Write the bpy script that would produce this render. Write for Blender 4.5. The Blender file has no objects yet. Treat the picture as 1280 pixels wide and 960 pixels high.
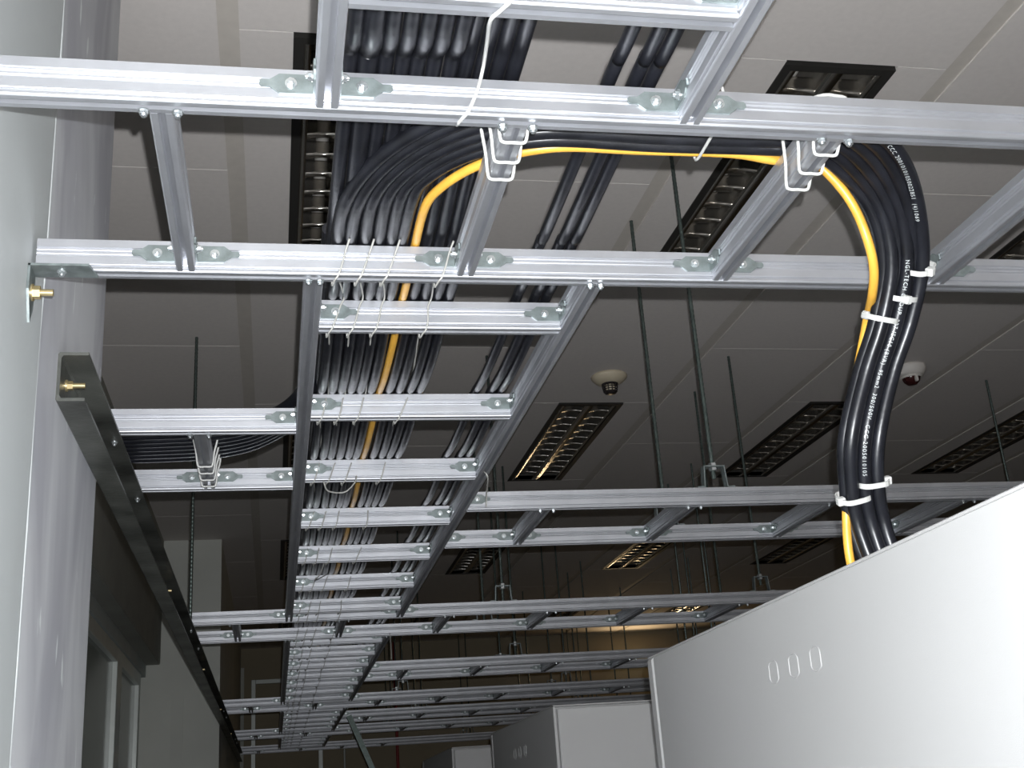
import bpy, math, random
from mathutils import Vector, Matrix
random.seed(7)
C = bpy.context.scene.collection
S = 0.65                     # metres per working unit
CAMH = 1.75                  # camera height in metres; working units are measured from the camera
def W(p): return Vector((p[0]*S, p[1]*S, CAMH + p[2]*S))
FLOOR = -CAMH/S
CEIL = 2.47

# ------------------------------------------------------------------ materials
def mat(name, color, rough=.5, metal=0., noise=0., nscale=20., bump=0., bscale=60., spec=.5, stretch=None, coat=0.):
    m = bpy.data.materials.new(name); m.use_nodes = True
    nt = m.node_tree; b = nt.nodes['Principled BSDF']
    b.inputs['Base Color'].default_value = (*color, 1); b.inputs['Roughness'].default_value = rough
    b.inputs['Metallic'].default_value = metal
    b.inputs['Specular IOR Level'].default_value = spec
    if coat: b.inputs['Coat Weight'].default_value = coat; b.inputs['Coat Roughness'].default_value = .12
    tc = nt.nodes.new('ShaderNodeTexCoord'); mp = nt.nodes.new('ShaderNodeMapping')
    nt.links.new(tc.outputs['Object'], mp.inputs['Vector'])
    if stretch: mp.inputs['Scale'].default_value = stretch
    if noise:
        n = nt.nodes.new('ShaderNodeTexNoise'); n.inputs['Scale'].default_value = nscale; n.inputs['Detail'].default_value = 6
        nt.links.new(mp.outputs[0], n.inputs['Vector'])
        r = nt.nodes.new('ShaderNodeValToRGB')
        r.color_ramp.elements[0].position = .3; r.color_ramp.elements[1].position = .7
        r.color_ramp.elements[0].color = (*[c*(1-noise) for c in color], 1)
        r.color_ramp.elements[1].color = (*[min(1, c*(1+noise*.5)) for c in color], 1)
        nt.links.new(n.outputs[0], r.inputs[0]); nt.links.new(r.outputs[0], b.inputs['Base Color'])
    if bump:
        n2 = nt.nodes.new('ShaderNodeTexNoise'); n2.inputs['Scale'].default_value = bscale; n2.inputs['Detail'].default_value = 4
        nt.links.new(mp.outputs[0], n2.inputs['Vector'])
        bp = nt.nodes.new('ShaderNodeBump'); bp.inputs['Strength'].default_value = bump; bp.inputs['Distance'].default_value = .01
        nt.links.new(n2.outputs[0], bp.inputs['Height']); nt.links.new(bp.outputs[0], b.inputs['Normal'])
    return m
def emis(name, color, s):
    m = bpy.data.materials.new(name); m.use_nodes = True
    b = m.node_tree.nodes['Principled BSDF']; b.inputs['Base Color'].default_value = (*color, 1)
    b.inputs['Emission Color'].default_value = (*color, 1); b.inputs['Emission Strength'].default_value = s
    return m
M = dict(
    alu=mat('aluminium', (.54, .55, .58), .49, .92, .10, 14, .02, 120),
    zinc=mat('zinc_plate', (.23, .265, .262), .42, .6, .35, 60, .08, 90),
    bolt=mat('bolt_steel', (.60, .63, .64), .28, .9),
    brass=mat('brass_bolt', (.62, .50, .27), .33, .8),
    rod=mat('threaded_rod', (.10, .125, .115), .38, .7, .25, 80),
    cable=mat('black_rubber', (.0085, .009, .012), .33, 0, .5, 30, .05, 60, spec=.42),
    dusty=mat('dusty_black', (.06, .056, .056), .42, 0, .55, 45, .10, 90, spec=.6),
    yellow=mat('yellow_sheath', (.62, .33, .045), .4, 0, .12, 30),
    nylon=mat('white_nylon', (.46, .46, .44), .4),
    twine=mat('twine', (.36, .355, .33), .55),
    print=mat('white_print', (.40, .42, .42), .5),
    tile=mat('ceiling_tile', (.70, .655, .62), .85, 0, .035, 60, .06, 400),
    band=mat('ceiling_band', (.60, .555, .50), .7, 0, .05, 30),
    gap=mat('ceiling_gap', (.13, .12, .10), .9),
    wall=None,
    wall2=mat('plaster_grey', (.62, .63, .58), .85, 0, .07, 3, .03, 60),
    beam=mat('beam_paint', (.30, .30, .265), .8, 0, .1, 5),
    header=mat('header_paint', (.42, .46, .45), .6, 0, .06, 6),
    farwall=mat('far_wall_brown', (.36, .31, .22), .85, 0, .08, 2),
    frame=mat('window_frame', (.55, .58, .55), .4, .3, .05, 20),
    glass=mat('window_pane', (.10, .13, .11), .12, 0, .2, 3, spec=.6),
    iron=mat('black_iron', (.145, .15, .135), .42, .5, .75, 7, .12, 70),
    irond=mat('dull_iron', (.22, .22, .20), .6, .3, .5, 12, .15, 60),
    cab=mat('cabinet_paint', (.37, .365, .36), .55, 0, .015, 4, .06, 900, spec=.25),
    cabd=mat('cabinet_gap', (.03, .03, .035), .6),
    louver=mat('louver_mirror', (.70, .66, .60), .20, .95),
    lframe=mat('light_frame', (.035, .033, .03), .45, .2),
    reflector=mat('light_reflector', (.30, .285, .26), .25, .8),
    tube=mat('lamp_tube', (.62, .60, .56), .35),
    cream=mat('cream_plastic', (.62, .54, .40), .5),
    white=mat('white_plastic', (.66, .62, .58), .45),
    dark=mat('dark_plastic', (.03, .025, .025), .25),
    dome=mat('smoked_dome', (.05, .012, .012), .08, 0, spec=.8),
    floor=mat('floor_tile', (.16, .165, .17), .4, 0, .05, 4),
    red=mat('red_pipe', (.30, .03, .03), .5),
    warm=emis('lit_tube', (1, .86, .55), 1.0),
)
# left wall: painted plaster with scuffs and streaks (a worn band)
def wallmat():
    m = bpy.data.materials.new('scuffed_paint'); m.use_nodes = True; nt = m.node_tree; b = nt.nodes['Principled BSDF']
    b.inputs['Roughness'].default_value = .62; b.inputs['Specular IOR Level'].default_value = .3
    tc = nt.nodes.new('ShaderNodeTexCoord'); mp = nt.nodes.new('ShaderNodeMapping'); mp.inputs['Scale'].default_value = (2, 2.4, .9)
    nt.links.new(tc.outputs['Object'], mp.inputs[0])
    n = nt.nodes.new('ShaderNodeTexNoise'); n.inputs['Scale'].default_value = 2.2; n.inputs['Detail'].default_value = 3; n.inputs['Distortion'].default_value = .6
    nt.links.new(mp.outputs[0], n.inputs[0])
    r = nt.nodes.new('ShaderNodeValToRGB'); e = r.color_ramp.elements
    e[0].position = .40; e[0].color = (.43, .435, .47, 1); e[1].position = .60; e[1].color = (.59, .60, .62, 1)
    nt.links.new(n.outputs[0], r.inputs[0])
    n2 = nt.nodes.new('ShaderNodeTexNoise'); n2.inputs['Scale'].default_value = 9; n2.inputs['Detail'].default_value = 5
    mp2 = nt.nodes.new('ShaderNodeMapping'); mp2.inputs['Scale'].default_value = (1, 2.2, .7)
    nt.links.new(tc.outputs['Object'], mp2.inputs[0]); nt.links.new(mp2.outputs[0], n2.inputs[0])
    r2 = nt.nodes.new('ShaderNodeValToRGB'); r2.color_ramp.elements[0].position = .66; r2.color_ramp.elements[1].position = .70
    nt.links.new(n2.outputs[0], r2.inputs[0])
    mx = nt.nodes.new('ShaderNodeMix'); mx.data_type = 'RGBA'
    nt.links.new(r2.outputs[0], mx.inputs[0]); nt.links.new(r.outputs[0], mx.inputs[6]); mx.inputs[7].default_value = (.75, .78, .78, 1)
    nt.links.new(mx.outputs[2], b.inputs['Base Color'])
    bp = nt.nodes.new('ShaderNodeBump'); bp.inputs['Strength'].default_value = .08; bp.inputs['Distance'].default_value = .01
    nt.links.new(n2.outputs[0], bp.inputs['Height']); nt.links.new(bp.outputs[0], b.inputs['Normal'])
    return m
M['wall'] = wallmat()
M['smooth'] = mat('smooth_paint', (.47, .495, .495), .6, 0, .05, 3, .04, 60, spec=.3)

# ------------------------------------------------------------------ mesh builder (working units)
class MB:
    def __init__(s): s.v = []; s.f = []; s.mi = []; s.sm = []
    def add(s, vs, fs, mi=0, smooth=False):
        o = len(s.v); s.v += [Vector(v) for v in vs]
        for f in fs: s.f.append([i+o for i in f]); s.mi.append(mi); s.sm.append(smooth)
        return s
    def box(s, a, b, mi=0):
        x0, y0, z0 = a; x1, y1, z1 = b
        vs = [(x0,y0,z0),(x1,y0,z0),(x1,y1,z0),(x0,y1,z0),(x0,y0,z1),(x1,y0,z1),(x1,y1,z1),(x0,y1,z1)]
        return s.add(vs, [(0,3,2,1),(4,5,6,7),(0,1,5,4),(1,2,6,5),(2,3,7,6),(3,0,4,7)], mi)
    def bbox(s, a, b, e=.002, mi=0):
        # box with all edges chamfered: hull of three shrunken slabs
        x0,y0,z0 = a; x1,y1,z1 = b; vs=[]; idx={}
        for sx in (0,1):
            for sy in (0,1):
                for sz in (0,1):
                    X=(x0,x1)[sx]; Y=(y0,y1)[sy]; Z=(z0,z1)[sz]
                    dx=(e,-e)[sx]; dy=(e,-e)[sy]; dz=(e,-e)[sz]
                    for ax,p in ((0,(X,Y+dy,Z+dz)),(1,(X+dx,Y,Z+dz)),(2,(X+dx,Y+dy,Z))):
                        idx[(sx,sy,sz,ax)]=len(vs); vs.append(p)
        g=lambda *k: idx[k]; fs=[]
        for q in (0,1):
            f=[g(q,0,0,0),g(q,1,0,0),g(q,1,1,0),g(q,0,1,0)]; fs.append(f if q else f[::-1])
            f=[g(0,q,0,1),g(0,q,1,1),g(1,q,1,1),g(1,q,0,1)]; fs.append(f if q else f[::-1])
            f=[g(0,0,q,2),g(1,0,q,2),g(1,1,q,2),g(0,1,q,2)]; fs.append(f if q else f[::-1])
        for i in (0,1):
            for j in (0,1):
                fs.append([g(i,j,0,0),g(i,j,1,0),g(i,j,1,1),g(i,j,0,1)])
                fs.append([g(i,0,j,0),g(i,1,j,0),g(i,1,j,2),g(i,0,j,2)])
                fs.append([g(0,i,j,1),g(1,i,j,1),g(1,i,j,2),g(0,i,j,2)])
        for i in (0,1):
            for j in (0,1):
                for k in (0,1): fs.append([g(i,j,k,0),g(i,j,k,1),g(i,j,k,2)])
        return s.add(vs, fs, mi)
    def prism(s, poly, o, u, v, w, mi=0, smooth=False):
        """poly (a,b) placed at o + a*u + b*v, extruded by vector w"""
        o,u,v,w = map(Vector,(o,u,v,w)); n=len(poly)
        vs=[o+u*a+v*b for a,b in poly]; vs+= [p+w for p in vs]
        fs=[(i,(i+1)%n,(i+1)%n+n,i+n) for i in range(n)]
        s.add(vs, fs, mi, smooth)
        return s.add(vs,[tuple(range(n))[::-1],tuple(range(n,2*n))],mi)
    def cyl(s, a, b, r, n=12, mi=0, smooth=True, r2=None):
        a,b=Vector(a),Vector(b); t=(b-a).normalized()
        u=t.orthogonal().normalized(); v=t.cross(u)
        r2 = r if r2 is None else r2
        vs=[a+(u*math.cos(2*math.pi*i/n)+v*math.sin(2*math.pi*i/n))*r for i in range(n)]
        vs+=[b+(u*math.cos(2*math.pi*i/n)+v*math.sin(2*math.pi*i/n))*r2 for i in range(n)]
        s.add(vs,[(i,(i+1)%n,(i+1)%n+n,i+n) for i in range(n)],mi,smooth)
        return s.add(vs,[tuple(range(n))[::-1],tuple(range(n,2*n))],mi)
    def lathe(s, prof, c, n=32, mi=0):
        c=Vector(c); vs=[]; m=len(prof)
        for i in range(n):
            a=2*math.pi*i/n
            vs+=[c+Vector((r*math.cos(a),r*math.sin(a),z)) for r,z in prof]
        fs=[(i*m+j,((i+1)%n)*m+j,((i+1)%n)*m+j+1,i*m+j+1) for i in range(n) for j in range(m-1)]
        return s.add(vs,fs,mi,True)
    def tube(s, pts, r, n=10, mi=0, closed=False, flat=None):
        pts=[Vector(p) for p in pts]; m=len(pts); vs=[]
        T=[]
        for i in range(m):
            if closed: t=pts[(i+1)%m]-pts[i-1]
            else: t=pts[min(i+1,m-1)]-pts[max(i-1,0)]
            T.append(t.normalized())
        N=T[0].orthogonal().normalized()
        if flat is not None:
            N=Vector(flat)
        for i in range(m):
            if flat is not None: N=Vector(flat)
            N=(N-T[i]*N.dot(T[i])).normalized(); B=T[i].cross(N)
            for k in range(n):
                a=2*math.pi*k/n
                ra,rb = (r if not isinstance(r,tuple) else r[0]), (r if not isinstance(r,tuple) else r[1])
                vs.append(pts[i]+N*math.cos(a)*ra+B*math.sin(a)*rb)
        fs=[]; L=m if closed else m-1
        for i in range(L):
            j=(i+1)%m
            for k in range(n): fs.append((i*n+k,i*n+(k+1)%n,j*n+(k+1)%n,j*n+k))
        s.add(vs,fs,mi,True)
        if not closed: s.add([vs[k] for k in range(n)]+[vs[(m-1)*n+k] for k in range(n)],[tuple(range(n))[::-1],tuple(range(n,2*n))],mi)
        return s
    def mesh(s, name, mats, origin=(0,0,0)):
        o=Vector(origin); me=bpy.data.meshes.new(name)
        me.from_pydata([tuple((v-o)*S) for v in s.v],[],s.f)
        for m in (mats if isinstance(mats,(list,tuple)) else [mats]): me.materials.append(m)
        for p,mi,sm in zip(me.polygons,s.mi,s.sm): p.material_index=mi; p.use_smooth=sm
        me.update()
        import bmesh
        bm=bmesh.new(); bm.from_mesh(me); bmesh.ops.recalc_face_normals(bm,faces=bm.faces); bm.to_mesh(me); bm.free()
        return me
    def obj(s, name, mats, parent=None, origin=None):
        """top-level: origin in working units; part: geometry in the same world working units as its parent"""
        if parent is None:
            o=origin if origin is not None else tuple(sum((v[i] for v in s.v))/len(s.v) for i in range(3))
            ob=bpy.data.objects.new(name,s.mesh(name,mats,o)); C.objects.link(ob); ob.location=W(o); ob['_o']=list(o)
            return ob
        po=worg(parent); o=origin if origin is not None else po
        ob=bpy.data.objects.new(name,s.mesh(name,mats,o)); C.objects.link(ob); ob.parent=parent
        ob.location=(Vector(o)-Vector(po))*S; ORG[ob.name]=tuple(o)
        return ob
ORG={}
def worg(o):
    return ORG[o.name] if o.name in ORG else tuple(o['_o'])
def place(name, me, parent, o, rot=None):
    """link a mesh (built around the origin) as a part at working-unit point o"""
    ob=bpy.data.objects.new(name,me); C.objects.link(ob); ob.parent=parent
    ob.location=(Vector(o)-Vector(worg(parent)))*S
    if rot: ob.rotation_euler=rot
    ORG[ob.name]=tuple(o); return ob
def tag(o,label,cat,group=None,kind=None):
    o['label']=label; o['category']=cat
    if group: o['group']=group
    if kind: o['kind']=kind
    return o
def thing(name,label,cat,o,group=None):
    e=bpy.data.objects.new(name,None); C.objects.link(e); e.location=W(o); e['_o']=list(o); e.empty_display_size=.05
    return tag(e,label,cat,group)
def struct(o): o['kind']='structure'; return o

# ------------------------------------------------------------------ SETTING
XW=-.445; YF=17.5; XR=9.5
# ceiling with recessed light openings
LX=[.028+.706*i for i in range(-1,6)]; LWid=.177
LXc=[x*CEIL for x in LX]; LW=LWid*CEIL
LY=[1.353+1.495*k for k in range(0,5)]; LLn=.74
cb=MB()
Xb=[-.057+.3535*i for i in range(-4,12)]
holes=[(x*CEIL,(x+LWid)*CEIL,y*CEIL,(y+LLn)*CEIL) for x in LX[1:] for y in LY]
def strip_tiles(x0,x1,ys,z):
    g=.0028
    for a,b in zip(ys[:-1],ys[1:]):
        rects=[(x0,x1,a+g,b-g)]
        for h in holes:
            if h[0]>x0 and h[1]<x1 and h[2]<=b-.01 and h[3]>=a+.01:
                rects=[(x0,h[0],a+g,b-g),(h[1],x1,a+g,b-g)]
                if h[2]>a+.02: rects.append((h[0],h[1],a+g,h[2]))
                if h[3]<b-.02: rects.append((h[0],h[1],h[3],b-g))
        for r in rects: cb.box((r[0],r[2],z),(r[1],r[3],z+.03),0)
BW=.014*CEIL
for i in range(len(Xb)-1):
    x0=Xb[i]*CEIL+BW; x1=Xb[i+1]*CEIL-BW
    light = any(x0<h[0]<x1 for h in holes)
    off=1.345 if light else 1.71
    k0=-5; ys=[(off+.7475*k)*CEIL for k in range(k0,9)]
    ys=[y for y in ys if y<YF+.2]; ys=[-4.4]+[y for y in ys if y>-4.2]
    if ys[-1]<YF+.1: ys.append(YF+.12)
    strip_tiles(x0,x1,ys,CEIL)
for x in Xb: cb.box((x*CEIL-BW,-4.4,CEIL+.006),(x*CEIL+BW,YF+.12,CEIL+.03),1)
# dark backing above the gaps, opened where the lamps are recessed
yc=sorted({-4.4,YF+.12}|{h[2] for h in holes}|{h[3] for h in holes}); xc=sorted({Xb[0]*CEIL,XR+.2}|{h[0] for h in holes}|{h[1] for h in holes})
for xa,xb_ in zip(xc[:-1],xc[1:]):
    for ya,yb in zip(yc[:-1],yc[1:]):
        cx,cy=(xa+xb_)/2,(ya+yb)/2
        if any(h[0]<cx<h[1] and h[2]<cy<h[3] for h in holes): continue
        cb.box((xa,ya,CEIL+.031),(xb_,yb,CEIL+.05),2)
struct(cb.obj('ceiling',[M['tile'],M['band'],M['gap']],origin=(0,0,CEIL)))
struct(MB().box((-2,-4.4,FLOOR-.1),(XR,YF+.1,FLOOR)).obj('floor',M['floor'],origin=(0,0,FLOOR)))
# left wall: near pier (smooth panel + scuffed strip), recess with windows, far pier
struct(MB().bbox((-.95,-4.4,FLOOR),(XW,3.08,CEIL+.02),.004).obj('wall_left',M['wall'],origin=(XW,0,0)))
struct(MB().bbox((XW-.01,-4.4,FLOOR),(XW+.010,2.215,CEIL-.005),.004).obj('wall_left_panel',M['smooth'],origin=(XW,0,0)))
# beading that finishes the panel edge
rb=MB(); pts=[(XW+.004+random.uniform(0,.003),2.222+random.uniform(-.004,.004),FLOOR+(CEIL-FLOOR)*i/40) for i in range(41)]
rb.tube(pts,.0045,8); struct(rb.obj('trim_1',M['smooth'],origin=(XW,2.24,0)))
XRc=-1.10; YP=10.65
struct(MB().box((XRc-.15,YP-.02,FLOOR),(XW,YF+.1,CEIL+.02)).obj('wall_left_far_pier',M['wall2'],origin=(XW,YP,0)))
struct(MB().box((-.95,3.08,1.41),(-.94,YP-.02,CEIL+.02)).box((XRc-.15,3.08,1.40),(-.945,YP-.02,1.41)).obj('wall_left_beam',M['beam'],origin=(-.95,3.08,1.41)))
struct(MB().box((XRc-.1,3.08,FLOOR),(XRc-.04,YP-.02,-1.6)).obj('wall_left_sill',M['wall2'],origin=(XRc,3.08,FLOOR)))
wn=1
ys=[3.1,5.2,7.25,8.95,10.4]
for a,b in zip(ys[:-1],ys[1:]):
    e=bpy.data.objects.new('window_%d'%wn,None); C.objects.link(e); e['kind']='structure'; e['_o']=[XRc,a,0]; e.location=W((XRc,a,0)); wn+=1
    fr=MB()
    fr.bbox((XRc-.03,a-.0,-1.6),(XRc+.03,a+.16,1.30),.004).bbox((XRc-.03,b-.10,-1.6),(XRc+.03,b-.0,1.30),.004)
    fr.bbox((XRc-.03,a+.16,1.20),(XRc+.03,b-.10,1.30),.004).bbox((XRc-.03,a+.16,-1.6),(XRc+.03,b-.10,-1.52),.004)
    fr.obj('window_frame',M['frame'],e)
    MB().box((XRc-.012,a+.16,-1.52),(XRc-.004,b-.10,1.20)).obj('window_pane',M['glass'],e)
struct(MB().box((XRc-.12,3.08,1.30),(XRc+.045,YP-.02,1.40)).obj('trim_2',M['header'],origin=(XRc,3.08,1.35)))
struct(MB().box((XRc-.12,10.40,FLOOR),(XRc+.0,YP-.02,1.30)).obj('trim_3',M['wall2'],origin=(XRc,10.5,0)))
# pier corner strip seen on the far pier
struct(MB().box((-.84,YP-.035,FLOOR),(-.74,YP-.02,1.2)).obj('trim_4',M['wall2'],origin=(-.79,YP-.03,0)))
# far wall and right wall
struct(MB().box((-1.3,YF,FLOOR),(XR+.2,YF+.1,CEIL)).obj('wall_back',M['farwall'],origin=(0,YF,0)))
struct(MB().box((XR,-4.4,FLOOR),(XR+.1,YF+.1,CEIL)).obj('wall_right',M['farwall'],origin=(XR,0,0)))
e=bpy.data.objects.new('door_1',None); C.objects.link(e); e['kind']='structure'; e['_o']=[-.05,YF,FLOOR]; e.location=W((-.05,YF,FLOOR))
f=MB(); f.bbox((-.30,YF-.04,FLOOR),(-.24,YF,2.03),.004).bbox((.62,YF-.04,FLOOR),(.68,YF,2.03),.004).bbox((-.24,YF-.04,1.97),(.62,YF,2.03),.004)
f.obj('door_frame',M['frame'],e); MB().bbox((-.24,YF-.02,FLOOR),(.62,YF,1.97),.004).obj('door_panel',M['farwall'],e)
struct(MB().box((-.445,YF-.05,FLOOR),(-.40,YF,2.2)).obj('trim_5',M['wall2'],origin=(-.42,YF,0)))
tag(MB().cyl((1.72,YF-.04,FLOOR),(1.72,YF-.04,CEIL),.022,10).obj('red_pipe',M['red'],origin=(1.72,YF-.04,FLOOR)),'thin dark red pipe running up the far back wall','pipe')
tag(MB().cyl((.98,YF-.03,FLOOR),(.98,YF-.03,1.1),.016,10).obj('conduit',M['frame'],origin=(.98,YF-.03,FLOOR)),'pale vertical conduit low on the far back wall beside the sloping black strut','conduit')

# ------------------------------------------------------------------ CEILING LIGHTS
def light_meshes(nc,detail):
    w,l=LW,LLn*CEIL
    fr=MB(); b=.035
    fr.box((0,0,-.004),(b,l,.03)).box((w-b,0,-.004),(w,l,.03)).box((b,0,-.004),(w-b,b,.03)).box((b,l-b,-.004),(w-b,l,.03))
    me_f=fr.mesh('frame',M['lframe'])
    # reflector trough, two bays
    rf=MB(); n=8
    for bay in (0,1):
        x0=b+bay*(w/2-b); x1=x0+w/2-b
        prof=[(x0+(x1-x0)*i/n, .015+.15*math.sin(math.pi*(i/n))**.6) for i in range(n+1)]
        vs=[(x,b,z) for x,z in prof]+[(x,l-b,z) for x,z in prof]
        rf.add(vs,[(i,i+1,i+n+2,i+n+1) for i in range(n)],0,True)
    rf.box((b,b,.17),(w-b,l-b,.18)).box((b,b-.008,.0),(w-b,b,.18)).box((b,l-b,.0),(w-b,l-b+.008,.18))
    me_r=rf.mesh('reflector',M['reflector'])
    lv=MB()
    def curve_prof(hw,h,m=5):
        a=[(hw*(1-t)**1.9+.003,h*t) for t in [q/m for q in range(m+1)]]
        return [(-x,z) for x,z in a]+[(x,z) for x,z in a[::-1]]
    for i in range(1,nc):
        y=b+(l-2*b)*i/nc; pr=curve_prof(.017,.075)
        for bay in (0,1):
            x0=b+bay*(w/2-b)+.006; x1=x0+w/2-b-.012; m=6; vs=[]; q=len(pr)
            for k in range(m+1):
                t=k/m; x=x0+(x1-x0)*t; dz=.014*math.sin(math.pi*t)
                vs+=[(x,y+a,.002+max(c,dz if c<.02 else c)) for a,c in pr]
            fs=[(k*q+u,k*q+(u+1)%q,(k+1)*q+(u+1)%q,(k+1)*q+u) for k in range(m) for u in range(q)]
            lv.add(vs,fs,0,True)
    lv.prism(curve_prof(.026,.085),(w/2,b,0),(1,0,0),(0,0,1),(0,l-2*b,0),0,True)
    for sgn,cx in ((1,b),(-1,w-b)):
        lv.prism([(0,0)]+[(sgn*(.024*(1-t)**1.9+.001),.085*t) for t in (0,.2,.4,.6,.8,1)]+[(0,.085)],(cx,b,0),(1,0,0),(0,0,1),(0,l-2*b,0),0,True)
    me_l=lv.mesh('louver',M['louver'])
    tb=MB()
    for bay in (0,1):
        x=b+(w/2-b)*(bay+.5); tb.cyl((x,b+.02,.115),(x,l-b-.02,.115),.026,12)
    me_t=tb.mesh('lamp_tube',M['tube'])
    return me_f,me_r,me_l,me_t
LM=light_meshes(12,1)
rown=['nearest row','second row','third row','fourth row','fifth row']
coln=['far left','left','middle left','middle','middle right','right','far right']
LAB={(1,0):'unlit louvred ceiling light beside the black cable bundle at the top left',
     (2,0):'unlit louvred ceiling light at top right, crossed by the nearest cross ladder',
     (2,1):'unlit louvred ceiling light just below the cream smoke detector',
     (3,1):'unlit louvred ceiling light touching the left side of the black cable drop',
     (4,1):'dark recessed ceiling light right of the cable drop, above the white cabinet',
     (1,1):'louvred ceiling light barely seen between the short left ladder and the main ladder',
     (2,2):'unlit ceiling light seen under the second right hand ladder, next to the main ladder',
     (3,2):'unlit ceiling light under the second right hand ladder, left of the thick hanger rods',
     (4,2):'unlit ceiling light under the second right hand ladder, just left of the cable drop'}
for ci,x in enumerate(LX):
    for ri,y in enumerate(LY):
        if ci==0: continue
        lab=LAB.get((ci,ri),'unlit recessed louvred ceiling light in the %s from the camera, %s column'%(rown[ri],coln[ci]))
        t=thing('ceiling_light',lab,'ceiling light',(x*CEIL,y*CEIL,CEIL),'recessed louvred ceiling lights')
        for nm,me in zip(('frame','reflector','louver','lamp_tube'),LM): place(nm,me,t,(x*CEIL,y*CEIL,CEIL))
# lamps glowing at the far right end of the room
t=thing('wall_light','lit yellowish tube lamp on the back wall above the white cabinets','lamp',(5.25,YF,2.0))
MB().bbox((4.9,YF-.06,1.97),(5.6,YF,2.07),.01).obj('housing',M['cream'],t); MB().cyl((4.95,YF-.10,2.02),(5.55,YF-.10,2.02),.03,12).obj('lamp_tube',M['warm'],t)
MB().box((4.93,YF-.12,1.98),(4.95,YF-.05,2.06)).box((5.55,YF-.12,1.98),(5.57,YF-.05,2.06)).obj('lamp_holder',M['cream'],t)

# ------------------------------------------------------------------ smoke detector and dome
dx,dy=.815*CEIL*1.0,2.64*CEIL
t=thing('smoke_detector','round cream smoke detector on the ceiling above a recessed light','smoke detector',(dx,dy,CEIL))
b=MB(); b.lathe([(0,0),(.105,0),(.112,-.006),(.108,-.02),(.085,-.042),(.055,-.055),(.05,-.055)],(dx,dy,CEIL)); b.obj('base',M['cream'],t)
b=MB(); b.lathe([(.052,-.05),(.05,-.062),(.0,-.062)],(dx,dy,CEIL))
for i in range(12):
    a=2*math.pi*i/12; c,s_=math.cos(a),math.sin(a)
    b.cyl((dx+.048*c,dy+.048*s_,CEIL-.06),(dx+.040*c,dy+.040*s_,CEIL-.105),.0035,6)
for z,r in ((-.078,.046),(-.092,.043)): b.tube([(dx+r*math.cos(2*math.pi*i/24),dy+r*math.sin(2*math.pi*i/24),CEIL+z) for i in range(24)],.003,6,closed=True)
b.lathe([(.042,-.103),(.036,-.113),(0,-.116)],(dx,dy,CEIL)); b.obj('sensor_cage',M['dark'],t)
MB().lathe([(.0,-.06),(.030,-.062),(.030,-.10),(0,-.10)],(dx,dy,CEIL)).obj('sensor',M['cream'],t)
ex,ey=3.68,5.95
ex*=CEIL/2.31; ey*=CEIL/2.31
t=thing('dome_camera','small white dome camera with dark lens on the ceiling right of the cable drop','camera',(ex,ey,CEIL))
MB().lathe([(0,0),(.10,0),(.102,-.015),(.098,-.035),(.082,-.06),(.07,-.068),(.0,-.068)],(ex,ey,CEIL)).obj('housing',M['white'],t)
MB().lathe([(.058,-.06),(.058,-.075),(.048,-.10),(.028,-.118),(0,-.122)],(ex,ey,CEIL)).obj('lens_dome',M['dome'],t)
MB().lathe([(.060,-.066),(.066,-.068),(.066,-.077),(.059,-.079)],(ex,ey,CEIL)).bbox((ex-.008,ey-.068,CEIL-.115),(ex+.008,ey-.048,CEIL-.068),.002).obj('trim_ring',M['white'],t)

# ------------------------------------------------------------------ LADDER TRAYS
HW=.0175; HH=.065
half=[(.0055,.020),(.0055,.0),(.0148,.0),(.0166,.0012),(.0175,.0032),(.0175,.0058),(.0166,.0078),(.0142,.0086),(.0142,.0112),(.0168,.0124),(.0175,.0136),
      (.0175,.0285),(.0152,.0300),(.0152,.0325),(.0166,.0338),(.0172,.0350),(.0166,.0362),(.0146,.0376),(.0146,.0400),(.0166,.0414),(.0172,.0426),(.0166,.0438),(.0152,.0452),(.0152,.0470),(.0175,.0484),(.0175,.0640),(.0165,.065)]
PROF=half+[(-a,b) for a,b in half[::-1]]
def beam(mb,p,q,w=None):
    """extruded section from p to q (bottom centre line)"""
    p,q=Vector(p),Vector(q); d=(q-p); t=d.normalized(); u=t.cross(Vector((0,0,1)))
    mb.prism(PROF,p,u,Vector((0,0,1)),d)
# corner bracket, origin at the corner, leg A along +X on a face looking to -Y, leg B along -Y on a face looking to +X
def bracket_mesh(mx):
    b=MB(); th=.0035
    la=[(.001,-.0165),(.052,-.0165),(.066,-.006),(.078,-.006),(.081,-.003),(.081,.003),(.078,.006),(.066,.006),(.052,.0165),(.001,.0165)]
    b.prism([(a*mx,c) for a,c in la],(0,0,0),(1,0,0),(0,0,1),(0,-th,0))
    lb=[(0,-.0165),(.040,-.0165),(.052,-.006),(.060,-.006),(.060,.006),(.052,.006),(.040,.0165),(0,.0165)]
    b.prism(lb,(0,0,0),(0,-1,0),(0,0,1),(th*mx,0,0))
    return b.mesh('corner_bracket',M['zinc'])
def bolt_mesh(ax):
    b=MB(); d=Vector(ax); u=d.orthogonal().normalized(); v=d.cross(u)
    b.cyl((0,0,0),d*.0018,.0088,20); 
    hexp=[(.0066*math.cos(math.pi/3*i),.0066*math.sin(math.pi/3*i)) for i in range(6)]
    b.prism(hexp,d*.0018,u,v,d*.0055); b.cyl(d*.0073,d*.0105,.0038,12)
    return b.mesh('bolt',M['bolt'])
BR={1:bracket_mesh(1),-1:bracket_mesh(-1)}
BOy=bolt_mesh((0,-1,0)); BOx={1:bolt_mesh((1,0,0)),-1:bolt_mesh((-1,0,0))}; BOz=bolt_mesh((0,0,-1))
ZB=1.0+.0375                    # bracket centre height
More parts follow.
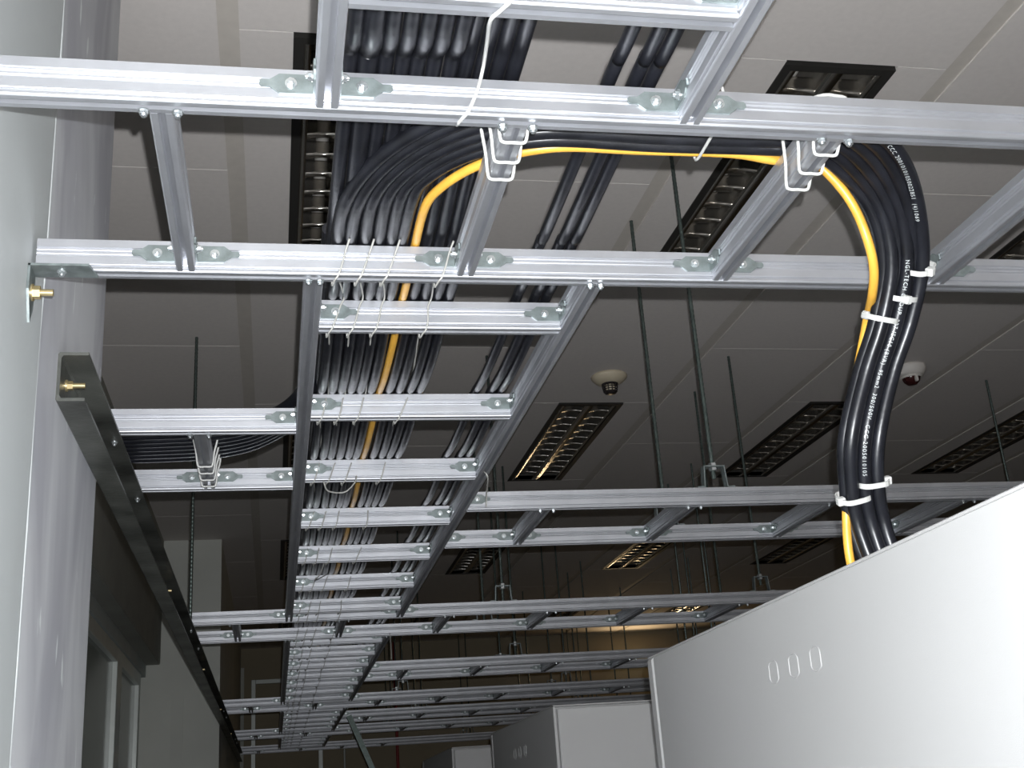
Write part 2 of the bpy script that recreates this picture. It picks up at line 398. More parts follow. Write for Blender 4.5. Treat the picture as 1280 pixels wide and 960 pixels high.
def bracket(parent,x,y,d,legb=True):
    """x,y: corner between the transverse face at y (looking to the camera) and the longitudinal member side at x"""
    br=place('corner_bracket',BR[d],parent,(x,y-.0002,ZB))
    place('bolt',BOy,br,(x+d*.035,y-.0037,ZB))
    place('bolt',BOx[d],br,(x+d*.0037,y-.024,ZB))
    return br
Z0=1.0
def cross_ladder(label,y1,y2,x0,x1,rungs,end_br=(),mid_br=(),name='cable_ladder',x0b=None,x1b=None):
    """two side rails along X whose far faces stand at y1 and y2"""
    c=thing(name,label,'cable ladder',((x0+x1)/2,(y1+y2)/2,Z0),'transverse cable ladders')
    b=MB(); beam(b,(x0,y1-HW,Z0),(x1,y1-HW,Z0)); b.obj('side_rail',M['alu'],c)
    b=MB(); beam(b,(x0 if x0b is None else x0b,y2-HW,Z0),(x1,y2-HW,Z0)); b.obj('side_rail',M['alu'],c)
    for x in rungs:
        b=MB(); beam(b,(x,y1+.0005,Z0+.0012),(x,y2-2*HW-.0005,Z0+.0012)); b.obj('rung',M['alu'],c)
        bracket(c,x+HW,y2-2*HW,1); bracket(c,x-HW,y2-2*HW,-1)
        for s in (-1,1): place('bolt',BOz,c,(x+s*.024,y1-.008,Z0))
    for (x,y,d) in end_br: bracket(c,x,y,d)
    return c
def long_ladder(label,xl,xr,y0,y1,rungs,endbolts=True):
    """side rails along Y: left rail outer face xl, right rail outer face xr; rung far faces at rungs"""
    c=thing('cable_ladder',label,'cable ladder',((xl+xr)/2,(y0+y1)/2,Z0),'main cable ladder sections')
    for x in (xl+HW,xr-HW):
        b=MB(); beam(b,(x,y0,Z0),(x,y1,Z0)); b.obj('side_rail',M['alu'],c)
        if endbolts:
            for s in (-1,1): place('bolt',BOz,c,(x+s*.011,y0-.008,Z0))
    for y in rungs:
        b=MB(); beam(b,(xl+2*HW+.0005,y-HW,Z0+.0012),(xr-2*HW-.0005,y-HW,Z0+.0012)); b.obj('rung',M['alu'],c)
        bracket(c,xl+2*HW,y-2*HW,1); bracket(c,xr-2*HW,y-2*HW,-1)
    return c
XL,XRt=.062,.662
A1,A2=1.556,2.125
A=cross_ladder('nearest aluminium cable ladder, crossing the whole top of the view under the yellow loop',A1,A2,-.428,3.4,[-.160,.373,.905,1.395,1.93,2.46],
    end_br=[(XL,A1-2*HW,-1),(XL+2*HW,A1-2*HW,1),(XRt-2*HW,A1-2*HW,-1),(XRt,A1-2*HW,1)])
Bt=cross_ladder('short aluminium cable ladder left of the main ladder, between it and the black iron channel',3.09,3.655,-.43,XL-.001,[-.19],
    end_br=[(XL-.001,3.09-2*HW,-1),(XL-.001,3.655-2*HW,-1)])
xs=[.95+.55*i for i in range(7)]
Dt=cross_ladder('aluminium cable ladder running right behind the black cable drop, nearest one below the smoke detector',3.99,4.57,XRt+.001,4.8,xs,
    end_br=[(XRt+.001,3.99-2*HW,1),(XRt+.001,4.57-2*HW,1)])
Y_C=(6.215,6.83)
Ct=cross_ladder('aluminium cross ladder reaching from the single left hanger rod rightward past the main ladder',Y_C[0],Y_C[1],-.43,5.4,[-.19,.36,.91,1.46,2.0,2.55,3.1,3.65],
    end_br=[(XL,Y_C[0]-2*HW,-1),(XL+2*HW,Y_C[0]-2*HW,1),(XRt-2*HW,Y_C[0]-2*HW,-1),(XRt,Y_C[0]-2*HW,1)])
Et=cross_ladder('aluminium cable ladder running right from the main ladder just beyond the third crossing',8.47,9.06,XRt+.001,5.8,[.92,1.47,2.02,2.57,3.12,3.67,4.2],
    end_br=[(XRt+.001,8.47-2*HW,1),(XRt+.001,9.06-2*HW,1)])
Y_F=(10.5,11.08)
Ft=cross_ladder('far aluminium cable ladder crossing the main ladder, seen above the second white cabinet',*Y_F,-.43,6,[-.19,.36,.91,1.46,2.0,2.55,3.1,3.65],
    end_br=[(XL,Y_F[0]-2*HW,-1),(XL+2*HW,Y_F[0]-2*HW,1),(XRt,Y_F[0]-2*HW,1)])
Gt=cross_ladder('far aluminium ladder leaving the main ladder rightward, just above the black sloping strut',12.1,12.7,XRt+.001,6,[.92,1.47,2.02,2.57,3.12],
    end_br=[(XRt+.001,12.1-2*HW,1)])
Y_H=(13.75,14.33)
Ht=cross_ladder('very far aluminium cable ladder crossing the main ladder low in the view',*Y_H,-.43,6,[-.19,.36,.91,1.46,2.0,2.55],
    end_br=[(XL,Y_H[0]-2*HW,-1),(XL+2*HW,Y_H[0]-2*HW,1),(XRt,Y_H[0]-2*HW,1)])
It=cross_ladder('last dim cable ladder in front of the brown back wall',16.4,17.0,-.43,6,[-.19,.36,.91,1.46])
M0=long_ladder('nearest length of the main cable ladder, cut by the top edge of the view',XL,XRt,-1.0,A1-2*HW,[-.5,.1,.7,1.292],False)
M2=long_ladder('long middle length of the main cable ladder carrying black cables and one yellow cable',XL,XRt,A2,Y_C[0]-2*HW,[2.388+.597*i for i in range(7)])
M3=long_ladder('far length of the main cable ladder just beyond the third crossing, closely packed rungs',XL,XRt,Y_C[1],Y_F[0]-2*HW,[7.085+.54*i for i in range(7)])
M4=long_ladder('distant length of the main cable ladder between the two far crossings',XL,XRt,Y_F[1],Y_H[0]-2*HW,[11.35+.53*i for i in range(5)])
M5=long_ladder('most distant length of the main cable ladder before the back wall',XL,XRt,Y_H[1],16.4-2*HW,[14.7+.52*i for i in range(4)])
# steel angle that fixes the second rail of the nearest ladder to the wall
t=thing('wall_bracket','small grey steel angle bolted to the left wall under the nearest ladder rail end','bracket',(XW+.010,2.09,.96))
b=MB(); b.prism([(0,0),(.105,0),(.115,.05),(0,.05)],(XW+.011,2.058,Z0-.006),(1,0,0),(0,1,0),(0,0,.0045))
b.prism([(0,0),(.05,0),(.05,-.07),(.028,-.105),(.0,-.05)],(XW+.0105,2.058,Z0-.002),(0,1,0),(0,0,1),(.0045,0,0)); b.obj('angle_plate',M['zinc'],t)
place('bolt',BOz,t,(XW+.065,2.083,Z0-.006))
b=MB(); b.cyl((XW+.012,2.088,.953),(XW+.018,2.088,.953),.016,20); b.prism([(.0125*math.cos(math.pi/3*i),.0125*math.sin(math.pi/3*i)) for i in range(6)],(XW+.018,2.088,.953),(0,1,0),(0,0,1),(.012,0,0))
b.cyl((XW+.030,2.088,.953),(XW+.052,2.088,.953),.0065,12); b.obj('anchor_bolt',M['brass'],t)

# ------------------------------------------------------------------ black iron channel along the wall
Y0=2.46; Y1=16.3; xi=XW; xo=XW+.062; zt=.985; zb=.875; th=.007
t=thing('steel_channel','black steel channel bolted along the left wall, open end facing the camera','steel channel',(xi,Y0,zb))
prof=[(xo,zt),(xi+.004,zt),(xi,zt-.004),(xi,zb+.004),(xi+.004,zb),(xo-.004,zb),(xo-.004,zb+th),(xi+th+.004,zb+th),(xi+th,zb+th+.006),(xi+th,zt-th-.006),(xi+th+.004,zt-th),(xo,zt-th)]
MB().prism([(a,c) for a,c in prof],(0,Y0,0),(1,0,0),(0,0,1),(0,Y1-Y0,0)).obj('channel_body',M['iron'],t)
def anchor(y,z):
    b=MB(); b.cyl((xi+th,y,z),(xi+th+.004,y,z),.013,18); b.prism([(.010*math.cos(math.pi/3*i),.010*math.sin(math.pi/3*i)) for i in range(6)],(xi+th+.004,y,z),(0,1,0),(0,0,1),(.011,0,0))
    b.cyl((xi+th+.015,y,z),(xi+th+.04,y,z),.0062,12); return b.obj('anchor_bolt',M['brass'],t)
for y in (2.53,4.9,7.4,9.9,12.4): anchor(y,.935)
# trays lie on the channel: clip bolts through the top flange
for y in (3.07,3.64,6.2,6.82,10.48,11.06,13.73,14.3): place('bolt',BOz,t,(xo-.02,y,zt-th))

# ------------------------------------------------------------------ THREADED RODS WITH HAT HANGERS
ROD=[]
def rod(x,y,label,r=.0085,hat=True,zbot=1.065,ztop=CEIL,n=10,group='threaded hanger rods'):
    t=thing('hanger_rod',label,'hanger rod',(x,y,zbot),group)
    b=MB(); pts=[]
    # threads: a stack of alternating radii
    m=int((ztop-zbot)/.010); m=min(m,150); vs=[]
    for i in range(m+1):
        z=zbot+(ztop-zbot)*i/m; rr=r if i%2 else r*.86
        vs+=[(x+rr*math.cos(2*math.pi*k/n),y+rr*math.sin(2*math.pi*k/n),z) for k in range(n)]
    fs=[(i*n+k,i*n+(k+1)%n,(i+1)*n+(k+1)%n,(i+1)*n+k) for i in range(m) for k in range(n)]
    b.add(vs,fs+[tuple(range(n)),tuple(range(m*n,m*n+n))],0,False); b.obj('threaded_rod',M['rod'],t)
    if hat:
        h=MB(); th=.004; w=.042; H=.078; z=1.0655
        pl=[(-w-.03,0),(-w,0),(-w+.006,H),(w-.006,H),(w,0),(w+.03,0),(w+.03,th),(w+th,th),(w-.006+th,H+th),(-w+.006-th,H+th),(-w-th,th),(-w-.03,th)]
        h.prism(pl,(x,y-.017,z),(1,0,0),(0,0,1),(0,.034,0)); h.obj('hat_hanger',M['zinc'],t)
        nu=MB()
        for zz in (z+H-.012,z+H+th+.001): nu.prism([(.0155*math.cos(math.pi/3*i),.0155*math.sin(math.pi/3*i)) for i in range(6)],(x,y,zz),(1,0,0),(0,1,0),(0,0,.0105))
        nu.obj('nut',M['bolt'],t)
    return t
LBR=[(1.585,3.972,'thick dark hanger rod ending in the clearly visible hat shaped hanger'),
     (1.585,4.552,'thick dark hanger rod left of the one with the visible hat hanger'),
     (2.665,6.197,'thin hanger rod just right of the visible hat hanger'),
     (2.665,6.812,'thin hanger rod between the two thick dark hanger rods')]
for x,y,l in LBR: rod(x,y,l,zbot=1.10)
rod(-.392,5.95,'single hanger rod at the left beside the black channel, in front of the pale pier',hat=False,zbot=.99)
rod(4.62,6.6,'thin hanger rod at the right edge in front of the dark recessed light')
for row,(ya,yb,xl_,nm) in enumerate([(Y_C[0],Y_C[1],[1.2],'third cross ladder'),(8.47,9.06,[1.70,3.2],'fourth cross ladder'),(Y_F[0],Y_F[1],[1.10,2.55,4.0],'fifth cross ladder'),
                      (12.1,12.7,[1.45,3.2,4.4],'sixth cross ladder'),(Y_H[0],Y_H[1],[1.3,2.9,4.1],'seventh cross ladder'),(16.4,17.0,[1.1,2.6,4.2],'last cross ladder')]):
    for i,x in enumerate(xl_):
        for y,wh in ((ya-HW,'near rail'),(yb-HW,'far rail')):
            pos=('nearest the main ladder','next one right','farthest right')[i] if len(xl_)>1 else 'right of main ladder'
            rod(x,y,'slim hanger rod on the %s of the %s, %s'%(wh,nm,pos),n=8,r=.0085)

# ------------------------------------------------------------------ CABLES
def smooth(pts,n=8):
    """Catmull-Rom through pts"""
    P=[Vector(p) for p in pts]; P=[P[0]*2-P[1]]+P+[P[-1]*2-P[-2]]; out=[]
    for i in range(1,len(P)-2):
        a,b,c,d=P[i-1:i+3]
        for k in range(n):
            t=k/n; out.append(.5*((2*b)+(c-a)*t+(2*a-5*b+4*c-d)*t*t+(3*b-a-3*c+d)*t**3))
    out.append(P[-2]); return out
allr=[.1,.7,1.292]+[2.388+.597*i for i in range(7)]+[7.085+.54*i for i in range(7)]+[11.35+.53*i for i in range(5)]+[14.7+.52*i for i in range(4)]
sup=sorted(allr+[A1,A2,Y_C[0],Y_C[1],Y_F[0],Y_F[1],Y_H[0],Y_H[1],16.4,17.0])
def zsup(r): return 1.0665+r
def run(x,r,ya,yb,sag,dz=0.,jx=.002):
    """lies on the rungs, sags between; listed from ya (near) to yb (far)"""
    ss=[s for s in sup if ya<s<yb]; pts=[]; ph=random.uniform(0,6)
    for i,s in enumerate(ss):
        pts.append((x+jx*math.sin(s*3+ph),s-HW,zsup(r)+dz))
        if i<len(ss)-1:
            g=ss[i+1]-s
            for f,d in ((.2,.55),(.45,1),(.72,1),(.9,.45)):
                k=min(1,g/.55)
                pts.append((x+jx*math.sin((s+g*f)*3+ph),s-HW+g*f,zsup(r)+dz-sag*k*k*d))
    return pts
R=.0128
def cable(name,pts,r,m,label,group,n=10,steps=5):
    b=MB(); sp=smooth(pts,steps); b.tube(sp,r,n); o=b.obj(name,m,origin=tuple(pts[0])); tag(o,label,'cable',group); return o,sp
ordn=['outermost','second','third','fourth','fifth','sixth']
# bending group: outer (k=0) lies farthest left on the ladder
bx=[.125,.151,.177,.203,.228,.252]
Yk=[1.577+.0255*k for k in range(6)]
XE=[0,]
# drop paths (X,Y,Z) outer / inner
def U(px,py,Y):
    # fixed photograph geometry: direction through a measured point, cut by the plane at depth Y
    R_=((.98018,-.00102,.19809),(-.18504,.34773,.91906),(-.06982,-.93760,.34069))
    c=(px-640,py-480,1480.); r=[sum(R_[i][j]*c[j] for j in range(3)) for i in range(3)]
    return (r[0]*Y/r[1],Y,r[2]*Y/r[1])
drop=[((1098,166),(1005,180),1.630,1.715),((1130,203),(1052,214),1.68,1.76),((1148,260),(1091,266),1.76,1.81),((1153,330),(1105,332),1.85,1.86),
      ((1139,400),(1094,402),1.92,1.915),((1117,465),(1074,467),1.97,1.96),((1099,545),(1056,547),2.01,2.00),((1097,602),(1057,604),2.05,2.05),((1105,652),(1064,654),2.09,2.09),((1122,705),(1084,710),2.10,2.10),((1136,740),(1098,745),2.10,2.10)]
DC=[]; SP=[]
for k in range(6):
    f=k/5.
    r=R
    pts=run(bx[k],r,2.0,17.3,.017)[::-1]          # from far to near
    pts=[p for p in pts if p[1]>2.05]
    x0=bx[k]; rad=.40-.0*k; yk=Yk[k]
    # quarter turn from -Y to +X
    cx=x0+ (.36-.018*k); cy=yk+(.46-.045*k)
    for a in (8,25,42,58,74,88):
        a=math.radians(a); pts.append((cx-(cx-x0)*math.cos(a),cy-(cy-yk)*math.sin(a),zsup(r)+.004*math.sin(2*a)))
    pts+= [(.62+.03*f,yk,zsup(r)-.003),(.80,yk+.002,zsup(r)),(.93-.02*f,yk+.004,zsup(r)+.003)]
    for j,(o,i,yo,yi) in enumerate(drop):
        px=o[0]+(i[0]-o[0])*f; py=o[1]+(i[1]-o[1])*f; y=yo+(yi-yo)*f
        if j>=3: y+=(.020 if k%2 else 0)*min(1,(j-2)/2)
        pts.append(U(px,py,y))
    o,sp=cable('power_cable',pts,r+.0008,M['cable'],'thick black cable looping down to the white cabinet, %s of the six'%ordn[k],'black cables looping down to the cabinet',n=14,steps=8)
    DC.append(o); SP.append(sp)
# yellow cable
r=.0088; x0=.277
pts=[p for p in run(x0,r,2.0,17.3,.015)[::-1] if p[1]>2.05]
for a in (8,25,42,58,74,88):
    a=math.radians(a); cx=x0+.25; cy=1.985; yk=1.720; pts.append((cx-(cx-x0)*math.cos(a),cy-(cy-yk)*math.sin(a),zsup(r)))
pts+=[(.62,1.722,zsup(r)),(.80,1.724,zsup(r)+.002),(.90,1.738,zsup(r))]
for px,py,y in ((1000,188,1.77),(1040,222,1.78),(1066,256,1.79),(1083,295,1.80),(1092,332,1.83),(1091,365,1.88),(1083,405,1.99),(1066,500,2.06),(1060,580,2.08),(1058,640,2.10),(1061,690,2.12),(1072,740,2.12)): pts.append(U(px,py,y))
o,spy=cable('ground_cable',pts,r,M['yellow'],'single yellow cable looping from the main ladder over to the white cabinet',None,n=12,steps=8)
# straight cables right of the yellow one on the lower layer, rising over the loop near the camera
for k in range(4):
    x=.303+.0262*k
    far=run(x,R,2.3,17.3,.017)
    near=[(x-.008,-1.0,zsup(R)+.075),(x-.008,.7,zsup(R)+.045),(x-.006,1.27,zsup(R)+.035),(x-.004,1.56,zsup(R)+.034),(x,1.9,zsup(R)+.034),(x,2.1,zsup(R)+.012)]
    cable('power_cable',near+far,R,M['cable'],'black cable lying straight along the main ladder, %s to the right of the yellow cable'%['first','second','third','fourth'][k],'straight black cables right of the yellow cable',n=12)
for k in range(7):
    x=.118+.0262*k; dz=R*2+.002
    p=[(x-.003,-1.0,zsup(R)+.02)]+[(q[0],q[1],q[2]+(.0 if q[1]>1.5 else -.02)) for q in run(x,R,0,17.3,.012,dz)]
    cable('power_cable',p,R*(1.35 if k==1 else 1),M['cable'],'upper black cable on the main ladder, %s from the left rail'%['first','second','third','fourth','fifth','sixth','seventh'][k],'upper layer of straight black cables',n=10,steps=4)
for k in range(3):
    x=.538+.0262*k+(.016 if k else 0)
    pp=run(x,R,0,17.3,.014)
    pp=[(q[0],q[1],q[2]+.030*max(0,min(1,(3.0-q[1])/1.3))) for q in pp if not 1.6<q[1]<2.0]
    cable('power_cable',[(x,-1.0,zsup(R)+.03)]+pp,R*.92,M['cable'],'black cable beside the right rail of the main ladder, %s of three'%['left one','middle one','right one'][k],'three black cables beside the right rail',n=12,steps=4)
# cables that leave to the left over the short ladder
for k in range(8):
    d=.037*k; e_=.028*k
    pts=[(.112+.02*k,2.15,1.118+R),(.112+.018*k,2.45,1.125),(.108+.014*k,2.74+e_*.4,1.120),(.088+.008*k,2.97+e_*.8,1.106),(.03,3.13+e_*1.05,1.092),(-.07,3.225+e_*1.2,1.083),(-.19,3.27+d*.98,zsup(R)+.001),(-.32,3.285+d,zsup(R)),(-.44,3.29+d,zsup(R))]
    cable('power_cable',pts,R*1.15,M['cable'],'black cable curving left over the short left ladder, %s from the camera'%['first','second','third','fourth','fifth','sixth','seventh','eighth'][k],'black cables curving left over the short ladder',n=12,steps=8)
# ---- printing on the dropping cables
def print_on(parent,sp,txt,s0,size,rr,off=0.,flip=1):
    cu=bpy.data.curves.new('txt','FONT'); cu.body=txt; cu.size=size; cu.space_character=1.25; cu.resolution_u=2
    to=bpy.data.objects.new('txt',cu); C.objects.link(to); bpy.context.view_layer.update()
    me0=bpy.data.meshes.new_from_object(to.evaluated_get(bpy.context.evaluated_depsgraph_get()))
    bpy.data.objects.remove(to); 
    L=[0]
    for a,b in zip(sp[:-1],sp[1:]): L.append(L[-1]+(b-a).length)
    import bisect
    vs=[]
    for v in me0.vertices:
        s=s0+v.co.x; i=min(max(bisect.bisect(L,s)-1,0),len(sp)-2)
        f=(s-L[i])/max(1e-6,L[i+1]-L[i]); p=sp[i].lerp(sp[i+1],f)
        T=(sp[min(i+2,len(sp)-1)]-sp[max(i-1,0)]).normalized()
        n=(Vector((0,0,0))-p); n=(n-T*n.dot(T)).normalized(); B=n.cross(T)
        a=(v.co.y-size*.35)/rr*flip+off
        vs.append(p+(n*math.cos(a)+B*math.sin(a))*(rr+.0005))
    b=MB(); b.add(vs,[tuple(p.vertices) for p in me0.polygons])
    o=b.obj('printed_text',M['print'],parent); return o
def slen(sp,z_lo):
    """length along the cable at which it last passes height z_lo (coming down)"""
    L=0
    for a,b in zip(sp[:-1],sp[1:]):
        if a.x>.9 and b.z<=z_lo: return L
        L+=(b-a).length
    return L
for k,txt,z,off in ((0,'IEC10 (BVR) 95mm2 300/500V CCC 20010101050022851  (4)1069',1.125,-.35),(2,'NGL-TECH GROUP  227 IEC10 (BVR)  95mm2  300/500V  CCC 2005010105',.93,.1)):
    sl=slen(SP[k],z); o=print_on(DC[k],SP[k],txt,sl,.0108,R+.0008,off)
    o['label']='small white lettering printed along the black cable'

# ---- cable ties
def loop_tie(name,pts,label,group,w=.0022,t=.006,head=None,m=None,flat=None):
    b=MB(); b.tube(smooth(pts+[pts[0]],5)[:-1],(w,t) if flat else w,8,closed=True,flat=flat)
    if head: b.bbox((head[0]-.007,head[1]-.005,head[2]-.006),(head[0]+.007,head[1]+.005,head[2]+.006),.0015)
    o=b.obj(name,m or M['nylon'],origin=tuple(pts[0])); return tag(o,label,'cable tie',group)
def nearest(sp,z):
    best=min((p for p in sp if p.x>.85 and p.y<2.3),key=lambda p:abs(p.z-z)); return best
def bundle_tie(ks,z,label,head_k,tilt=0):
    """oval nylon tie around neighbouring cables ks at height z"""
    ps=[nearest(SP[k],z+tilt*i) for i,k in enumerate(ks)]
    i=min(range(len(SP[ks[0]])-1),key=lambda i:(SP[ks[0]][i]-ps[0]).length); T=(SP[ks[0]][i+1]-SP[ks[0]][i-1]).normalized()
    c=sum(ps,Vector())/len(ps); u=(ps[0]-ps[-1]); hw=u.length/2+R+.003; u=(u-T*u.dot(T)).normalized(); v=T.cross(u)
    if v.dot(-c)<0: v=-v
    hd=R+.006+ .010
    pts=[]
    for j in range(28):
        a=2*math.pi*j/28; ca,sa=math.cos(a),math.sin(a)
        pts.append(c+u*hw*(abs(ca)**.55)*(1 if ca>0 else -1)+v*hd*(abs(sa)**.8)*(1 if sa>0 else -1))
    b=MB(); b.tube(pts,(.0017,.0062),8,closed=True,flat=T.orthogonal())
    # flat band: rebuild as ribbon facing outwards
    b=MB(); n=len(pts); vs=[]
    for j,p in enumerate(pts):
        o=(p-c).normalized()
        vs+=[p-T*.005,p+T*.005,p+T*.005+o*.0025,p-T*.005+o*.0025]
    fs=[]
    for j in range(n):
        a=j*4; e_=((j+1)%n)*4
        for q in range(4): fs.append((a+q,a+(q+1)%4,e_+(q+1)%4,e_+q))
    b.add(vs,fs,0,False)
    h=c+u*hw*(1 if head_k>0 else -1)+v*.004; 
    bb=MB(); bb.bbox((-.008,-.007,-.008),(.008,.007,.008),.002)
    rot=Matrix((u,v,T)).transposed()
    b.add([rot@p+h+v*.004 for p in bb.v],bb.f)
    o=b.obj('cable_tie',M['nylon'],origin=tuple(h)); return tag(o,label,'cable tie','white ties around the dropping cables')
bundle_tie([0,1],.925,'white tie around the right pair of dropping cables, at the nearest ladder',1)
bundle_tie([2,3],.88,'short white tie on the middle of the cable drop below the nearest ladder',1)
bundle_tie([4,5],.845,'short white tie where the yellow cable disappears behind the cable drop',-1)
bundle_tie([0,1,2],.56,'white tie with a head on its right, low on the cable drop',1)
bundle_tie([3,4,5],.535,'white tie around the left hand cables low on the cable drop',-1)
# white ties wrapped round the ladder rungs
def rung_tie(x,y,dy,label,ztop=1.075,grp='white ties round the ladder rungs'):
    w=HW+.004; wt=w+.012
    pts=[]
    P=[(x-wt,y-dy,ztop),(x-w-.004,y-dy*.5,1.035),(x-w,y-.002,Z0+.002),(x-w+.006,y,Z0-.006),(x,y,Z0-.006),(x+w-.006,y,Z0-.006),(x+w,y-.002,Z0+.002),(x+w+.004,y-dy*.5,1.035),(x+wt,y-dy,ztop),(x+.01,y-dy-.004,ztop+.006),(x-.01,y-dy-.004,ztop+.006)]
    b=MB(); sp=smooth(P+[P[0]],4)[:-1]; b.tube(sp,.0030,6,closed=True)
    o=b.obj('cable_tie',M['nylon'],origin=P[3]); return tag(o,label,'cable tie',grp)
for j,y in enumerate((1.585,1.645,1.70)): rung_tie(.373,y,.03,'white tie loop round the ladder rung beside the yellow loop, %s'%['top one','middle one','bottom one'][j])
for j,y in enumerate((1.585,1.645,1.70)): rung_tie(.905,y,.04,'white tie loop round the ladder rung left of the cable drop, %s'%['top one','middle one','bottom one'][j])
for j,y in enumerate((3.36,3.43,3.50,3.57)): rung_tie(-.19,y,.02,'white tie loop round the single rung of the short left ladder, %s from the camera'%['first','second','third','fourth'][j])
# tie strip crossing the nearest ladder at the top
b=MB(); pts=[U(648,-14,1.22),U(640,0,1.245),U(625,14,1.272),U(613,26,1.296),U(609,52,1.40),U(604,84,1.512),U(597,112,1.514),U(586,138,1.517),U(577,149,1.535),U(571,156,1.560),U(574,150,1.575)]
b.tube(smooth(pts,5),.0030,8); tag(b.obj('nylon_strap',M['nylon'],origin=pts[0]),'translucent white nylon strap hanging across the nearest ladder rail at top centre','strap')
# tie round the horizontal part of the looping bundle
c=Vector((.735,1.655,zsup(R)+.01)); pts=[]
for j in range(24):
    a=2*math.pi*j/24; ca,sa=math.cos(a),math.sin(a); pts.append(c+Vector((.006*ca,.092*(abs(ca)**.5)*(1 if ca>0 else -1),.0275*(abs(sa)**.6)*(1 if sa>0 else -1))))
b=MB(); b.tube(pts,.0028,8,closed=True); tag(b.obj('cable_tie',M['nylon'],origin=tuple(c)),'white tie around the horizontal part of the looping black cables','cable tie')
# lacing twine under the main ladder: four long strands
for q in range(4):
    x=[.128,.172,.222,.330][q]; pts=[]
    for i,y in enumerate([a for a in sup if a>2.0 and a<16]):
        f=.012+(.010 if q==3 else .004)*math.sin(i*2.1+q)
        yn=y-2*HW-.004
        pts+=[(x+f+.006,yn-.02,1.066),(x+f,yn,1.052),(x+f*.3,yn-.001,1.020),(x-.004,yn+.002,.998),(x-.010,yn+.012,.993),(x-.014,y+.002,.994),(x-.012,y+.008,1.02),(x-.006,y+.04,1.045)]
        if q==2 and i==5: pts+=[(x-.03,y+.12,.985),(x-.05,y+.2,.972)]
    b=MB(); b.tube(smooth(pts,3),.0021,6)
    tag(b.obj('lacing_twine',M['twine'],origin=pts[0]),'pale lacing twine under the main ladder, %s strand from the left'%['first','second','third','fourth'][q],'twine','lacing twine under the main ladder')
# loose twine tails
for P,l in (([(.640,3.52,1.02),(.655,3.50,.99),(.672,3.62,.975),(.676,3.66,.955),(.674,3.66,.935)],'loose curled twine tail hanging at the right rail of the main ladder'),
            ([(.250,3.50,1.0),(.245,3.53,.985),(.215,3.56,.965),(.165,3.53,.962),(.150,3.50,.985)],'loose twine loop hanging below the third rung of the main ladder'),
            ([(.64,6.7,1.0),(.645,6.72,.96),(.65,6.75,.90),(.65,6.75,.86)],'loose dark twine end hanging at the third cross ladder')):
    b=MB(); b.tube(smooth(P,6),.0024,6); tag(b.obj('twine_tail',M['twine'],origin=P[0]),l,'twine')
# sloping black strut at the far end
b=MB(); p,q=Vector((.70,12.02,1.0)),Vector((1.75,12.0,-1.5)); d=q-p; u=Vector((0,1,0)); v=d.normalized().cross(u)
b.prism([(-.03,0),(.03,0),(.03,.05),(.022,.05),(.022,.008),(-.022,.008),(-.022,.05),(-.03,.05)],p,u,v,d)
p,q=Vector((1.75,12.0,-1.5)),Vector((1.75,12.0,FLOOR)); b.box((1.72,11.97,FLOOR),(1.78,12.03,-1.47))
tag(b.obj('steel_strut',M['rod'],origin=(1.75,12,FLOOR)),'black sloping steel strut hanging below the far end of the main ladder','strut')

# ------------------------------------------------------------------ CABINETS
HC=.40
def cabinet(label,x0,x1,y0,y1,slots,seams=(),post=.05):
    t=thing('server_cabinet',label,'cabinet',((x0+x1)/2,(y0+y1)/2,FLOOR),'white server cabinets')
    b=MB(); b.bbox((x0+.006,y0+.012,FLOOR),(x1,y1-.03,HC-.006),.004); b.obj('body',M['cab'],t)
    MB().bbox((x0+.001,y0,HC-.006),(x1,y1-.0,HC),.002).obj('top_panel',M['cab'],t)
    MB().bbox((x0,y0+.004,FLOOR+.03),(x0+.012,y1-.055,HC-.0065),.002).obj('side_panel',M['cab'],t)
    MB().bbox((x0-.002,y1-.048,FLOOR+.02),(x0+.05,y1-.0,HC-.0065),.006).obj('corner_post',M['cab'],t)
    n=max(1,int((x1-x0)/.92)); 
    for i in range(n):
        a=x0+.01+(x1-x0-.02)*i/n; c=x0+.01+(x1-x0-.02)*(i+1)/n
        MB().bbox((a+.004,y0-.012,FLOOR+.05),(c-.004,y0+.011,HC-.014),.004).obj('door',M['cab'],t)
    for (yy,zz) in slots:
        b=MB(); pts=[]
        for j in range(20):
            a=2*math.pi*j/20; ca,sa=math.cos(a),math.sin(a); pts.append((x0-.0004,yy+.024*ca,zz+(.011 if sa>0 else -.011)+.013*sa))
        b.tube(pts,.0016,6,closed=True); b.obj('knockout',M['cab'],t)
    return t
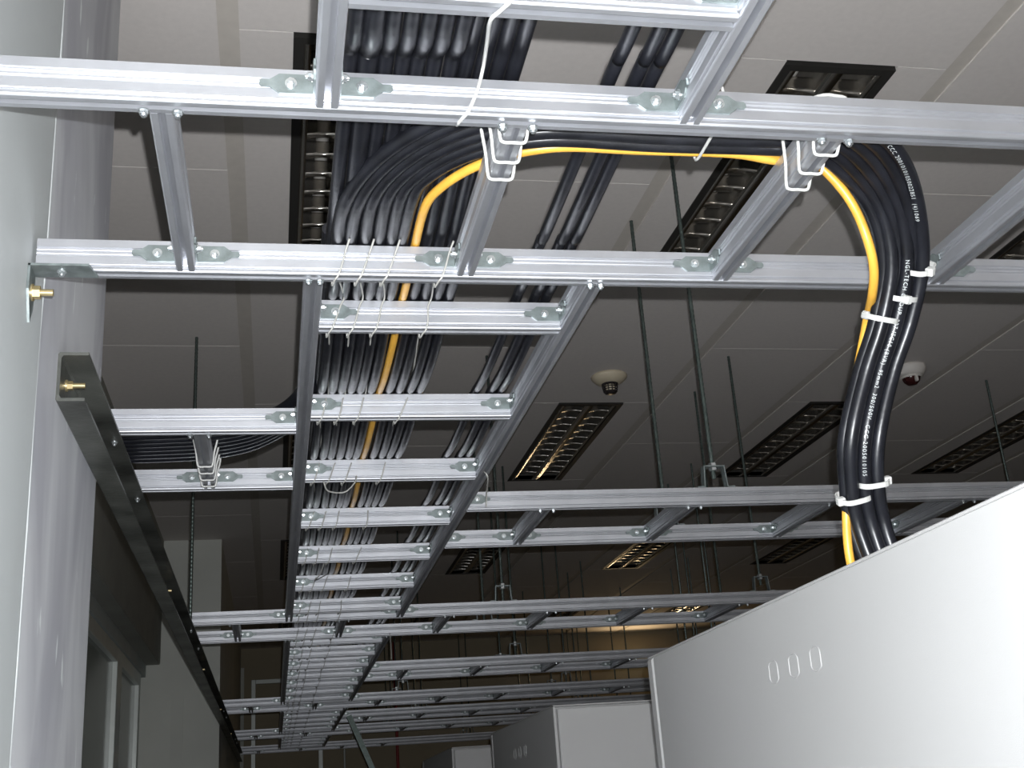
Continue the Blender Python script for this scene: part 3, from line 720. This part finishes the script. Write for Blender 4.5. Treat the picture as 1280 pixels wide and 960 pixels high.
cabinet('large white cabinet filling the lower right, the dropping cables enter its top',1.067,5.0,-.2,3.371,[(2.262,.250),(2.370,.250),(2.478,.250)])
cabinet('second light grey cabinet, behind the large white one, showing its side and front',1.104,4.6,4.80,6.29,[(5.42,.262),(5.54,.262),(5.66,.262)])
cabinet('small distant white cabinet in the bottom centre with a vertical door seam',1.045,4.6,7.32,8.82,[])
cabinet('most distant cabinet, only a thin pale top edge showing at the bottom',1.05,4.6,10.6,12.0,[])

# ------------------------------------------------------------------ CAMERA + LIGHT
Rm=((.98018,-.00102,.19809),(-.18504,.34773,.91906),(-.06982,-.93760,.34069))
right=Vector([Rm[i][0] for i in range(3)]).normalized(); fwd=Vector([Rm[i][2] for i in range(3)]).normalized()
up=right.cross(fwd).normalized(); right=fwd.cross(up)
cam=bpy.data.cameras.new('camera'); co=bpy.data.objects.new('camera',cam); C.objects.link(co)
mw=Matrix((right,up,-fwd)).transposed().to_4x4(); mw.translation=W((0,0,0)); co.matrix_world=mw
cam.lens=1480/1280*36; cam.sensor_width=36; cam.clip_start=.02; cam.clip_end=100
bpy.context.scene.camera=co
fl=bpy.data.lights.new('camera_flash','POINT'); fl.energy=195; fl.color=(.95,.97,1.0); fl.shadow_soft_size=.004
fo=bpy.data.objects.new('camera_flash',fl); C.objects.link(fo); fo.location=W((0,0,0))+(right*.022+up*.044)*S
wl=bpy.data.lights.new('far_lamp','AREA'); wl.energy=3.5; wl.color=(1,.72,.40); wl.shape='RECTANGLE'; wl.size=.45; wl.size_y=.06
wo=bpy.data.objects.new('far_lamp',wl); C.objects.link(wo); wo.location=W((5.25,YF-.15,2.02)); wo.rotation_euler=(math.radians(-90),0,0)
wd=bpy.data.worlds.new('world'); bpy.context.scene.world=wd; wd.use_nodes=True
bg=wd.node_tree.nodes['Background']; bg.inputs[0].default_value=(1,.97,.92,1); bg.inputs[1].default_value=.085
sc=bpy.context.scene; vs=sc.view_settings; vs.view_transform='Standard'; vs.look='None'; vs.gamma=1; vs.use_curve_mapping=False; vs.exposure=0
for o in bpy.data.objects:
    if '_o' in o: del o['_o']
